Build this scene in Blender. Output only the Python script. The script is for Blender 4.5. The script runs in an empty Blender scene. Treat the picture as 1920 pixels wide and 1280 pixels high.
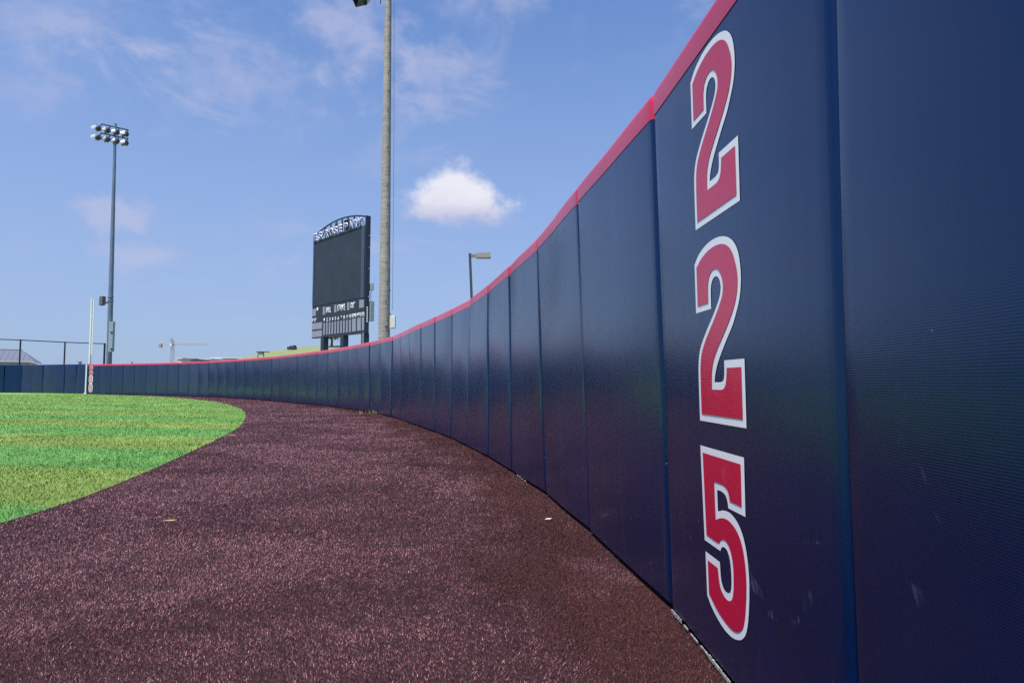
import bpy, bmesh, math, random
import numpy as np
from mathutils import Vector, noise
random.seed(7)
rng = np.random.default_rng(11)
R = math.radians
sc = bpy.context.scene
col = sc.collection

# ------------------------------------------------------------------ camera
EYE, PITCH, ROLL, FPX = 0.7836, R(3.4527), R(0.2036), 1280.0
cp, sp, cr, sr = math.cos(PITCH), math.sin(PITCH), math.cos(ROLL), math.sin(ROLL)
FW = Vector((0, cp, sp)); UP0 = Vector((0, -sp, cp)); RT0 = Vector((1, 0, 0))
RT = RT0 * cr + UP0 * sr; UP = -RT0 * sr + UP0 * cr
cd = bpy.data.cameras.new('camera'); cam = bpy.data.objects.new('camera', cd); col.objects.link(cam)
cd.sensor_width = 36; cd.lens = 24; cd.clip_start = 0.05; cd.clip_end = 6000
from mathutils import Matrix
m3 = Matrix((RT, UP, -FW)).transposed()
cam.matrix_world = Matrix.Translation((0, 0, EYE)) @ m3.to_4x4()
sc.camera = cam

def at(px, py, Y):
    """the point at distance Y ahead that the photograph shows at (px, py)"""
    d = RT * ((px - 960) / FPX) + UP * ((640 - py) / FPX) + FW
    return Vector((0, 0, EYE)) + d * (Y / d.y)

# ------------------------------------------------------------------ light
SUN = Vector((-0.21, -0.36, 0.909)).normalized()
sl = bpy.data.lights.new('sun', 'SUN'); so = bpy.data.objects.new('sun', sl); col.objects.link(so)
sl.energy = 4.8; sl.angle = R(10); sl.color = (1.0, 0.95, 0.88)
so.rotation_euler = SUN.to_track_quat('Z', 'Y').to_euler()
so.location = (20, -20, 60)

sc.view_settings.view_transform = 'Standard'; sc.view_settings.look = 'None'
sc.view_settings.exposure = 0.6; sc.view_settings.gamma = 1.0
sc.view_settings.use_curve_mapping = False
sc.cycles.max_bounces = 6; sc.cycles.diffuse_bounces = 3; sc.cycles.glossy_bounces = 3
sc.cycles.use_denoising = False; sc.cycles.caustics_reflective = False; sc.cycles.caustics_refractive = False

world = bpy.data.worlds.new('World'); sc.world = world; world.use_nodes = True

class NT:
    """small helper to write node trees as expressions"""
    def __init__(s, tree): s.t = tree
    def node(s, kind, **kw):
        n = s.t.nodes.new(kind)
        for k, v in kw.items(): setattr(n, k, v)
        return n
    def put(s, sock, v):
        if isinstance(v, bpy.types.NodeSocket): s.t.links.new(v, sock)
        elif isinstance(v, (int, float)) and sock.type in ('RGBA',): sock.default_value = (v, v, v, 1)
        elif isinstance(v, (tuple, list)) and sock.type == 'RGBA' and len(v) == 3: sock.default_value = (*v, 1)
        else: sock.default_value = v
    def math(s, op, a, b=0.0, c=0.0, clamp=False):
        n = s.node('ShaderNodeMath', operation=op); n.use_clamp = clamp
        s.put(n.inputs[0], a); s.put(n.inputs[1], b); s.put(n.inputs[2], c); return n.outputs[0]
    def mix(s, f, a, b, blend='MIX'):
        n = s.node('ShaderNodeMix', data_type='RGBA', blend_type=blend)
        s.put(n.inputs[0], f); s.put(n.inputs[6], a); s.put(n.inputs[7], b); return n.outputs[2]
    def ramp(s, f, lo, hi, a=0.0, b=1.0, smooth=True):
        n = s.node('ShaderNodeMapRange', interpolation_type='SMOOTHSTEP' if smooth else 'LINEAR')
        s.put(n.inputs[0], f); n.inputs[1].default_value = lo; n.inputs[2].default_value = hi
        n.inputs[3].default_value = a; n.inputs[4].default_value = b; return n.outputs[0]
    def noise(s, vec, scale, detail=4, rough=0.55, dist=0.0):
        n = s.node('ShaderNodeTexNoise'); n.inputs['Scale'].default_value = scale
        n.inputs['Detail'].default_value = detail; n.inputs['Roughness'].default_value = rough
        n.inputs['Distortion'].default_value = dist
        if vec is not None: s.put(n.inputs['Vector'], vec)
        return n.outputs['Fac']
    def scale(s, vec, x, y, z, off=(0, 0, 0)):
        n = s.node('ShaderNodeMapping'); s.put(n.inputs[0], vec)
        n.inputs['Scale'].default_value = (x, y, z); n.inputs['Location'].default_value = off; return n.outputs[0]
    def sep(s, vec):
        n = s.node('ShaderNodeSeparateXYZ'); s.put(n.inputs[0], vec); return n.outputs
    def comb(s, x, y, z):
        n = s.node('ShaderNodeCombineXYZ')
        for i, v in enumerate((x, y, z)): s.put(n.inputs[i], v)
        return n.outputs[0]

def build_sky():
    t = world.node_tree; t.nodes.clear(); w = NT(t)
    out = w.node('ShaderNodeOutputWorld'); bg = w.node('ShaderNodeBackground')
    t.links.new(bg.outputs[0], out.inputs[0])
    sky = w.node('ShaderNodeTexSky', sky_type='NISHITA'); sky.sun_disc = False
    sky.sun_elevation = math.asin(SUN.z); sky.sun_rotation = math.atan2(SUN.x, SUN.y)
    sky.air_density = 1.0; sky.dust_density = 0.6; sky.ozone_density = 3.0; sky.altitude = 100
    bg.inputs[1].default_value = SKY_STRENGTH
    g = w.node('ShaderNodeTexCoord').outputs['Generated']
    x, y, z = w.sep(g)
    base = w.mix(1.0, sky.outputs[0], SKY_TINT, 'MULTIPLY')
    # thin humid veil towards the horizon, the same all the way round
    veil = w.ramp(z, -0.02, 0.75, 1.0, 0.0)
    base = w.mix(w.math('MULTIPLY', veil, 0.80), base, HAZE)
    az = w.math('MULTIPLY', w.math('ARCTAN2', x, y), 57.2958)
    el = w.math('MULTIPLY', w.math('ARCSINE', z), 57.2958)
    # high thin cloud over the whole sky
    hz = w.math('ADD', w.math('MAXIMUM', z, 0.0), 0.22)
    pl = w.comb(w.math('DIVIDE', x, hz), w.math('DIVIDE', y, hz), 0.0)
    n1 = w.noise(w.scale(pl, 1.0, 1.0, 1, (3.1, 1.7, 0)), 3.3, 8, 0.64, 0.6)
    n2 = w.noise(w.scale(pl, 1.0, 1.0, 1, (7.3, 2.2, 0)), 0.9, 3, 0.5)
    wisp = w.math('MULTIPLY', w.ramp(n1, 0.47, 0.74), w.ramp(n2, 0.36, 0.60))
    fade = w.ramp(z, 0.02, 0.25)
    c = w.mix(w.math('MULTIPLY', w.math('MULTIPLY', wisp, fade), 0.85), base, CLOUD_SOFT)
    # separate clouds: azimuth, elevation, half width, half height, softness, amount, brightness
    ae = w.comb(az, el, 0.0)
    f1 = w.noise(w.scale(ae, 1, 1.25, 1), 0.42, 7, 0.58)
    f2 = w.noise(w.scale(ae, 1, 1.25, 1, (40, 9, 0)), 0.16, 5, 0.55)
    clouds = [(-4.75, 14.9, 5.9, 3.1, 0.55, 1.0, 1), (-13.2, 27.0, 6.2, 5.0, 1.0, 0.62, 0), (-7.0, 24.6, 3.4, 3.2, 0.9, 0.45, 0),
              (-30.4, 12.0, 3.6, 1.7, 0.8, 0.62, 0), (-28.0, 9.4, 4.6, 1.2, 0.9, 0.55, 0), (-37.5, 19.0, 5.5, 3.0, 1.2, 0.35, 0),
              (-1.0, 31.0, 9.0, 3.5, 1.2, 0.45, 0), (-33.0, 29.0, 6.5, 2.2, 1.2, 0.3, 0), (-22.0, 22.5, 8.0, 4.6, 1.5, 0.55, 0), (-33.0, 24.5, 7.0, 4.0, 1.5, 0.45, 0),
              (38, 16, 7, 4, .5, .9, 1), (75, 20, 10, 5, .7, .8, 1), (130, 17, 9, 4, .5, .9, 1), (-80, 18, 8, 4, .5, .9, 1), (-125, 22, 12, 5, .9, .7, 0), (178, 19, 9, 5, .6, .8, 1)]
    for a0, e0, hw, hh, soft, amt, cum in clouds:
        da = w.math('DIVIDE', w.math('SUBTRACT', az, a0), hw)
        de = w.math('SUBTRACT', el, e0)
        if cum:   # flat underside: the lower half is squeezed
            de = w.math('DIVIDE', de, hh)
            low = w.math('MULTIPLY', w.math('MINIMUM', de, 0.0), 0.45)
            de = w.math('ADD', de, low)
            # the lower part spreads wider than the crown
            da = w.math('MULTIPLY', da, w.ramp(de, -0.9, 0.7, 0.80, 1.25))
        else: de = w.math('DIVIDE', de, hh)
        r = w.math('SQRT', w.math('ADD', w.math('MULTIPLY', da, da), w.math('MULTIPLY', de, de)))
        fn = w.math('SUBTRACT', w.math('ADD', w.math('MULTIPLY', f1, 0.6 if cum else 0.75), w.math('MULTIPLY', f2, 0.6 if cum else 0.75)), 0.6 if cum else 0.75)
        d = w.math('ADD', w.math('SUBTRACT', 1.0, r), w.math('MULTIPLY', fn, 1.5 if cum else 2.4))
        al = w.math('MULTIPLY', w.ramp(d, 0.0, soft), amt)
        if cum:
            lit = w.math('ADD', w.ramp(de, -0.75, 0.35), w.math('MULTIPLY', w.math('SUBTRACT', f1, 0.5), 0.8), clamp=True)
            cc = w.mix(lit, CLOUD_LOW, CLOUD_TOP)
        else: cc = CLOUD_SOFT
        c = w.mix(al, c, cc)
    w.put(bg.inputs[0], c)

SKY_STRENGTH = 0.081
SKY_TINT = (0.74, 1.12, 1.54)
HAZE = (3.0, 3.65, 5.4)
CLOUD_SOFT = (4.15, 4.4, 6.2)
CLOUD_LOW = (4.3, 4.5, 6.2)
CLOUD_TOP = (6.8, 6.8, 7.6)
build_sky()

# ------------------------------------------------------------------ helpers
def tag(o, label=None, cat=None, group=None, kind=None):
    if label: o['label'] = label
    if cat: o['category'] = cat
    if group: o['group'] = group
    if kind: o['kind'] = kind
    return o
def empty(name, loc=(0, 0, 0), rz=0.0, label=None, cat=None, group=None):
    o = bpy.data.objects.new(name, None); col.objects.link(o)
    o.location = loc; o.rotation_euler = (0, 0, rz); o.empty_display_size = 0.2
    return tag(o, label, cat, group)
def link(name, me, mat=None, parent=None):
    o = bpy.data.objects.new(name, me); col.objects.link(o)
    if mat is not None and len(me.materials) == 0: me.materials.append(mat)
    if parent is not None: o.parent = parent
    return o
class MB:
    def __init__(s): s.v = []; s.f = []; s.sm = []
    def add(s, vs, fs, smooth=False):
        k = len(s.v); s.v += [tuple(v) for v in vs]
        s.f += [tuple(i + k for i in f) for f in fs]; s.sm += [smooth] * len(fs); return s
    def box(s, c, size, ax=None):
        hx, hy, hz = size[0] / 2, size[1] / 2, size[2] / 2; c = Vector(c)
        X, Y, Z = ax if ax else (Vector((1, 0, 0)), Vector((0, 1, 0)), Vector((0, 0, 1)))
        vs = [c + X * (a * hx) + Y * (b * hy) + Z * (d * hz) for d in (-1, 1) for a, b in ((-1, -1), (1, -1), (1, 1), (-1, 1))]
        return s.add(vs, [(3, 2, 1, 0), (4, 5, 6, 7), (0, 1, 5, 4), (1, 2, 6, 5), (2, 3, 7, 6), (3, 0, 4, 7)])
    def tube(s, pts, rad, n=10, cap=True):
        pts = [Vector(p) for p in pts]
        if not isinstance(rad, (list, tuple)): rad = [rad] * len(pts)
        rings = []
        for i, p in enumerate(pts):
            d = (pts[min(i + 1, len(pts) - 1)] - pts[max(i - 1, 0)]).normalized()
            a = d.cross(Vector((0, 0, 1)) if abs(d.z) < 0.9 else Vector((0, 1, 0))).normalized(); b = d.cross(a)
            rings.append([p + (a * math.cos(2 * math.pi * k / n) + b * math.sin(2 * math.pi * k / n)) * rad[i] for k in range(n)])
        vs = [v for r in rings for v in r]; fs = []
        for i in range(len(pts) - 1):
            for k in range(n):
                fs.append((i * n + k, i * n + (k + 1) % n, (i + 1) * n + (k + 1) % n, (i + 1) * n + k))
        s.add(vs, fs, True)
        if cap:
            s.add(rings[0], [tuple(range(n))]); s.add(rings[-1], [tuple(range(n - 1, -1, -1))])
        return s
    def build(s, name, mat, parent=None, world_co=True):
        me = bpy.data.meshes.new(name)
        inv = None
        vs = s.v
        if parent is not None and world_co:
            top = parent; off = Vector((0, 0, 0))
            while top is not None: off += Vector(top.location); top = top.parent
            vs = [(v[0] - off.x, v[1] - off.y, v[2] - off.z) for v in vs]
        me.from_pydata(vs, [], s.f); me.validate()
        if len(me.polygons) == len(s.sm): me.polygons.foreach_set('use_smooth', s.sm)
        bm = bmesh.new(); bm.from_mesh(me); bmesh.ops.recalc_face_normals(bm, faces=bm.faces); bm.to_mesh(me); bm.free()
        return link(name, me, mat, parent)

MATS = {}
def pbr(name, color, rough=0.6, metal=0.0, var=0.12, scale=6.0, spec=0.5, stretch=(1, 1, 1), col2=None, bump=0.0):
    """plain material with a little uneven tone from object-space noise"""
    if name in MATS: return MATS[name]
    m = bpy.data.materials.new(name); m.use_nodes = True; t = m.node_tree; n = NT(t)
    b = t.nodes['Principled BSDF']
    g = n.node('ShaderNodeTexCoord').outputs['Object']
    f = n.noise(n.scale(g, *stretch), scale, 5, 0.6)
    c2 = col2 if col2 else tuple(c * (1 - 2.2 * var) for c in color)
    n.put(b.inputs['Base Color'], n.mix(n.ramp(f, 0.3, 0.7), c2, color))
    n.put(b.inputs['Roughness'], n.ramp(f, 0.3, 0.7, min(1, rough * 1.15), rough * 0.88))
    b.inputs['Metallic'].default_value = metal; b.inputs['Specular IOR Level'].default_value = spec
    if bump:
        bp = n.node('ShaderNodeBump'); bp.inputs['Strength'].default_value = bump; bp.inputs['Distance'].default_value = 0.01
        n.put(bp.inputs['Height'], n.noise(g, scale * 8, 4)); n.put(b.inputs['Normal'], bp.outputs[0])
    MATS[name] = m; return m

def vinyl(name, color, color2, ribs=True, dirt=1.0, rough=0.22, ior=1.6, tint=None, coat=0.0, grv=0.0):
    """coated vinyl of the wall pads: fine horizontal ribs, scuffs, dust streaks. UV is metres along the wall, metres up."""
    m = bpy.data.materials.new(name); m.use_nodes = True; t = m.node_tree; n = NT(t); b = t.nodes['Principled BSDF']
    uv = n.node('ShaderNodeUVMap', uv_map='UVMap').outputs[0]
    u, v, _ = n.sep(uv)
    big = n.noise(n.scale(uv, 1.1, 0.8, 1), 1.0, 4, 0.6)
    c = n.mix(n.ramp(big, 0.3, 0.7), color2, color)
    streak = n.noise(n.scale(uv, 14, 0.9, 1), 1.0, 5, 0.65)
    st = n.math('MULTIPLY', n.ramp(streak, 0.50, 0.80), n.ramp(big, 0.35, 0.65))
    lowz = n.ramp(v, 1.25, 0.05)
    st = n.math('MULTIPLY', st, n.math('ADD', n.math('MULTIPLY', lowz, 0.30), 0.05))
    c = n.mix(n.math('MULTIPLY', st, dirt), c, (0.10, 0.12, 0.20))
    # slanting ball and shoe scuffs, a few on each pad, most of them low down
    sc1 = n.noise(n.scale(uv, 5.0, 9.0, 1, (2.7, 0.3, 0)), 1.0, 2, 0.4, 1.2)
    sc2 = n.noise(n.scale(n.comb(n.math('ADD', u, n.math('MULTIPLY', v, 0.45)), v, 0), 90, 7, 1), 1.0, 3, 0.7)
    scf = n.math('MULTIPLY', n.math('MULTIPLY', n.ramp(sc1, 0.66, 0.76), n.ramp(sc2, 0.48, 0.66)), n.ramp(v, 1.0, 0.15))
    c = n.mix(n.math('MULTIPLY', scf, 0.42 * dirt), c, (0.42, 0.44, 0.52))
    vor = n.node('ShaderNodeTexVoronoi'); vor.inputs['Scale'].default_value = 17.0; n.put(vor.inputs['Vector'], uv)
    spk = n.math('MULTIPLY', n.math('LESS_THAN', vor.outputs['Distance'], 0.035), n.math('GREATER_THAN', n.sep(vor.outputs['Color'])[0], 0.55))
    c = n.mix(n.math('MULTIPLY', n.math('MULTIPLY', spk, n.ramp(v, 1.3, 0.2)), 0.55 * dirt), c, (0.55, 0.55, 0.58))
    groove = n.ramp(n.math('SINE', n.math('MULTIPLY', v, 2 * math.pi / 0.0042)), -1, 1, grv, 0.0)
    c = n.mix(groove, c, (0.0, 0.0, 0.004))
    n.put(b.inputs['Base Color'], c)
    rr = n.math('ADD', rough, n.math('MULTIPLY', n.math('SUBTRACT', streak, 0.5), 0.12))
    n.put(b.inputs['Roughness'], n.math('ADD', rr, n.math('MULTIPLY', scf, 0.3)))
    b.inputs['IOR'].default_value = ior
    b.inputs['Coat Weight'].default_value = coat; b.inputs['Coat Roughness'].default_value = 0.14
    if tint: b.inputs['Specular Tint'].default_value = (*tint, 1)
    if ribs:
        s1 = n.math('SINE', n.math('MULTIPLY', v, 2 * math.pi / 0.0042))
        s2 = n.math('MULTIPLY', n.noise(n.scale(uv, 60, 190, 1), 1.0, 3, 0.6), 0.4)
        wob = n.math('MULTIPLY', n.noise(n.scale(uv, 2.2, 1.6, 1), 1.0, 2, 0.5), 5.0)
        wob = n.math('ADD', wob, n.math('MULTIPLY', n.noise(n.scale(uv, 8.0, 0.6, 1), 1.0, 2, 0.5), 24.0))
        bp = n.node('ShaderNodeBump'); bp.inputs['Strength'].default_value = 0.06; bp.inputs['Distance'].default_value = 0.0011
        n.put(bp.inputs['Height'], n.math('ADD', n.math('ADD', s1, s2), wob)); n.put(b.inputs['Normal'], bp.outputs[0])
    return m

NAVY = vinyl('navy_vinyl', (0.0006, 0.0140, 0.076), (0.0005, 0.0100, 0.056), ior=1.62, tint=(0.25, 0.55, 1.0), rough=0.22, coat=0.22, grv=0.6)
RED = vinyl('red_vinyl', (0.55, 0.016, 0.060), (0.48, 0.013, 0.050), dirt=0.4)
DIGIT_RED = vinyl('numeral_red', (0.60, 0.003, 0.050), (0.56, 0.003, 0.045), dirt=0.25, grv=0.10)
DIGIT_WHITE = vinyl('numeral_white', (0.88, 0.88, 0.90), (0.85, 0.85, 0.88), dirt=0.2, grv=0.05)

# ------------------------------------------------------------------ ground
H = 1.83
SEAM = [[0.60,-0.008],[0.592,1.218],[0.55,2.394],[0.403,3.613],[0.231,4.822],[-0.003,6.015],[-0.243,7.194],[-0.55,8.401],[-0.851,9.583],[-1.208,10.767],[-1.577,11.951],[-1.959,13.129],[-2.323,14.304],[-2.725,15.466],[-3.171,16.608],[-3.692,17.726],[-4.225,18.835],[-4.78,19.934],[-5.352,21.024],[-5.968,22.093],[-6.611,23.144],[-7.262,24.187],[-7.929,25.223],[-8.595,26.257],[-9.264,27.286],[-9.958,28.299],[-10.692,29.287],[-11.442,30.259],[-12.217,31.212],[-13.006,32.149],[-13.811,33.072],[-14.629,33.979],[-15.471,34.863],[-16.353,35.711],[-17.257,36.532],[-18.195,37.316],[-19.153,38.072],[-20.134,38.799],[-21.136,39.496],[-22.159,40.163],[-23.199,40.802],[-24.257,41.411],[-25.331,41.992],[-26.421,42.544]]
LEAN = [[0,0],[-0.008,0],[-0.052,-0.002],[-0.065,-0.055],[-0.059,0],[-0.03,0.008],[-0.013,0.001],[0.037,0.018],[0.002,0.008],[-0.016,0.003],[-0.02,-0.002],[-0.011,-0.002],[-0.014,-0.001],[0.015,0.002],[-0.017,-0.005],[-0.011,-0.003],[-0.015,-0.004],[-0.012,-0.003],[-0.006,-0.002],[0.012,0.003],[0.005,0.002]] + [[-0.011,-0.004]] * 12 + [[0,0]] * 11
# the wall goes on behind the camera with the same curve
a = R(-87.5); p = Vector(SEAM[0])
back = []
for k in range(9):
    p = p + Vector((math.cos(a), math.sin(a))) * 1.22; a -= R(2.4); back.append([p.x, p.y])
# drawn so that the field stays on its left
back = [[2 * 0.60 - q[0], q[1]] for q in back]
SEAM = back[::-1] + SEAM; LEAN = [[0, 0]] * 9 + LEAN
N0 = 9 + 1          # index of the seam to the right of the 225 pad
SEAM = [Vector(s) for s in SEAM]; LEAN = [Vector(l) for l in LEAN]
FOUL = [(-26.46,42.62),(-27.50,43.12),(-28.55,43.62),(-29.60,44.10),(-30.60,44.62),(-31.65,45.10),(-32.70,45.58),(-33.90,45.66),(-35.1,45.74),(-36.3,45.82),(-37.5,45.9),(-38.7,45.98),(-39.9,46.06),(-41.1,46.14)]
EDGE = [(-8.5,-19.5),(-5.6,-12.0),(-3.9,-6.0),(-3.05,-1.5),(-2.8,1.0),(-2.76,2.6),(-2.81,3.81),(-2.85,4.33),(-2.93,4.87),(-3.17,6.0),(-3.57,7.64),(-4.11,9.75),(-4.83,12.24),(-6.25,16.1),(-7.6,19.3),(-9.5,23.1),(-12.0,27.3),(-14.81,31.2),(-17.5,34.5),(-20.15,36.98),(-22.3,38.7),(-24.29,40.2),(-25.6,41.3)]
def smooth(pts, k=5):
    out = []
    for i in range(len(pts) - 1):
        p0, p1, p2, p3 = (np.array(pts[max(0, min(len(pts) - 1, j))], float) for j in (i - 1, i, i + 1, i + 2))
        for t in np.linspace(0, 1, k, endpoint=False):
            out.append(0.5 * (2 * p1 + (p2 - p0) * t + (2 * p0 - 5 * p1 + 4 * p2 - p3) * t * t + (3 * p1 - p0 - 3 * p2 + p3) * t ** 3))
    out.append(np.array(pts[-1], float)); return [tuple(map(float, q)) for q in out]
EDGE = smooth(EDGE)
FIELD = EDGE + [(f[0], f[1] - 0.12) for f in FOUL] + [(-75, 46), (-75, -60), (-25, -60), (-14, -34)]
TRACK = [(s.x, s.y) for s in SEAM] + [(-26.6, 42.6)] + [(-75, 46.5), (-75, -61), (10, -61), (4, -14)]

def sheet(name, poly, z, mat, kind='structure'):
    me = bpy.data.meshes.new(name); bm = bmesh.new()
    vs = [bm.verts.new((p[0], p[1], z)) for p in poly]
    f = bm.faces.new(vs); bm.normal_update()
    if f.normal.z < 0: f.normal_flip()
    bmesh.ops.triangulate(bm, faces=bm.faces); bm.to_mesh(me); bm.free()
    return tag(link(name, me, mat), kind=kind)

SN = (0.181, 0.983)     # the mown stripes run across the view
def turf_mat(name, kind, blades):
    m = bpy.data.materials.new(name); m.use_nodes = True; t = m.node_tree; n = NT(t); b = t.nodes['Principled BSDF']
    g = n.node('ShaderNodeNewGeometry'); pos = g.outputs['Position']
    x, y, z = n.sep(pos)
    rnd = g.outputs['Random Per Island'] if blades else n.noise(pos, 190.0, 3, 0.7)
    if not blades: rnd = n.ramp(rnd, 0.3, 0.7)
    clump = n.noise(pos, 7.0, 4, 0.6); patch = n.noise(pos, 0.9, 4, 0.55)
    if kind == 'track':
        c = n.mix(rnd, (0.032, 0.0095, 0.0125), (0.460, 0.195, 0.238))
        c = n.mix(n.math('GREATER_THAN', rnd, 0.95), c, (0.23, 0.10, 0.11))
        c = n.mix(n.ramp(clump, 0.56, 0.32, 0.0, 0.60), c, (0.020, 0.010, 0.014))
        mid = n.noise(n.scale(pos, 1.0, 0.7, 1.0), 2.6, 5, 0.6)
        c = n.mix(n.ramp(mid, 0.50, 0.32, 0.0, 0.25), c, (0.028, 0.012, 0.016))
        c = n.mix(n.ramp(patch, 0.54, 0.34, 0.0, 0.24), c, (0.035, 0.014, 0.018))
        if blades:   # fibres by the wall: darker, deeper red-brown, with less gloss and sheen
            at_ = n.node('ShaderNodeAttribute', attribute_name='near_wall').outputs['Fac']
            redbrown = n.mix(rnd, (0.007, 0.0014, 0.0012), (0.125, 0.033, 0.024))
            c = n.mix(n.math('MULTIPLY', at_, 0.92), c, redbrown)
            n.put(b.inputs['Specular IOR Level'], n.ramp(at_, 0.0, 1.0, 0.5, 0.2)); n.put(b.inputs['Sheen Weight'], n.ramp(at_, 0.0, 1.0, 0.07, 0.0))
        else: c = n.mix(rnd, (0.020, 0.0070, 0.0080), (0.062, 0.022, 0.026))     # dark backing and infill between the fibres
        rough, spec = 0.55, 0.5
    else:
        s = n.math('ADD', n.math('MULTIPLY', x, SN[0]), n.math('MULTIPLY', y, SN[1]))
        s = n.math('ADD', s, n.math('MULTIPLY', n.math('SUBTRACT', n.noise(pos, 6.0, 3), 0.5), 0.10))
        k = n.ramp(n.math('SINE', n.math('MULTIPLY', n.math('SUBTRACT', s, 3.72), math.pi / 1.66)), -0.12, 0.12)
        gr = n.mix(rnd, (0.062, 0.215, 0.032), (0.205, 0.450, 0.115))
        ye = n.mix(rnd, (0.118, 0.212, 0.026), (0.330, 0.440, 0.102))
        c = n.mix(k, gr, ye)
        c = n.mix(n.ramp(clump, 0.60, 0.32, 0.0, 0.35), c, (0.03, 0.07, 0.015))
        c = n.mix(n.ramp(patch, 0.64, 0.38, 0.0, 0.22), c, (0.05, 0.09, 0.02))
        rough, spec = 0.5, 0.4
    n.put(b.inputs['Base Color'], c); b.inputs['Roughness'].default_value = rough
    b.inputs['Specular IOR Level'].default_value = spec
    b.inputs['Sheen Weight'].default_value = 0.0 if kind == 'track' else 0.02; b.inputs['Sheen Roughness'].default_value = 0.35; b.inputs['Sheen Tint'].default_value = (0.8, 0.6, 1.0, 1)
    if not blades:
        b.inputs['Roughness'].default_value = 0.8; b.inputs['Specular IOR Level'].default_value = 0.25
        bp = n.node('ShaderNodeBump'); bp.inputs['Strength'].default_value = 0.8; bp.inputs['Distance'].default_value = 0.02
        n.put(bp.inputs['Height'], n.noise(pos, 160.0, 3, 0.7)); n.put(b.inputs['Normal'], bp.outputs[0])
    return m

gm = pbr('ground_grass', (0.10, 0.14, 0.04), 0.9, var=0.2, scale=0.2, col2=(0.14, 0.12, 0.06))
sheet('ground', [(-3000, -3000), (3000, -3000), (3000, 4000), (-3000, 4000)], -0.03, gm)
sheet('warning_track', [(q.x + 0.22, q.y + (0.22 if q.y > 8 else 0.0)) for q in SEAM] + TRACK[len(SEAM):], 0.0, turf_mat('track_turf', 'track', False))
sheet('outfield_turf', FIELD, 0.004, turf_mat('field_turf', 'field', False))

def inside(px, py, poly):
    r = np.zeros(len(px), bool); n = len(poly)
    for i in range(n):
        x1, y1 = poly[i]; x2, y2 = poly[(i + 1) % n]
        if y1 == y2: continue
        c = ((y1 > py) != (y2 > py)) & (px < (x2 - x1) * (py - y1) / (y2 - y1) + x1)
        r ^= c
    return r

def value_noise(x, y, seed):
    g = np.random.default_rng(seed).random((64, 64)); xi = np.floor(x).astype(int); yi = np.floor(y).astype(int); fx, fy = x - xi, y - yi
    fx = fx * fx * (3 - 2 * fx); fy = fy * fy * (3 - 2 * fy); q = lambda a, b: g[a % 64, b % 64]
    return (q(xi, yi) * (1 - fx) + q(xi + 1, yi) * fx) * (1 - fy) + (q(xi, yi + 1) * (1 - fx) + q(xi + 1, yi + 1) * fx) * fy
def wall_distance(x, y):
    d = np.full(len(x), 1e9)
    for a_, b_ in zip(SEAM[:-1], SEAM[1:]):
        ex, ey = b_.x - a_.x, b_.y - a_.y; L2 = ex * ex + ey * ey
        t = np.clip(((x - a_.x) * ex + (y - a_.y) * ey) / L2, 0, 1)
        d = np.minimum(d, (x - a_.x - t * ex) ** 2 + (y - a_.y - t * ey) ** 2)
    return np.sqrt(d)
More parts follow.
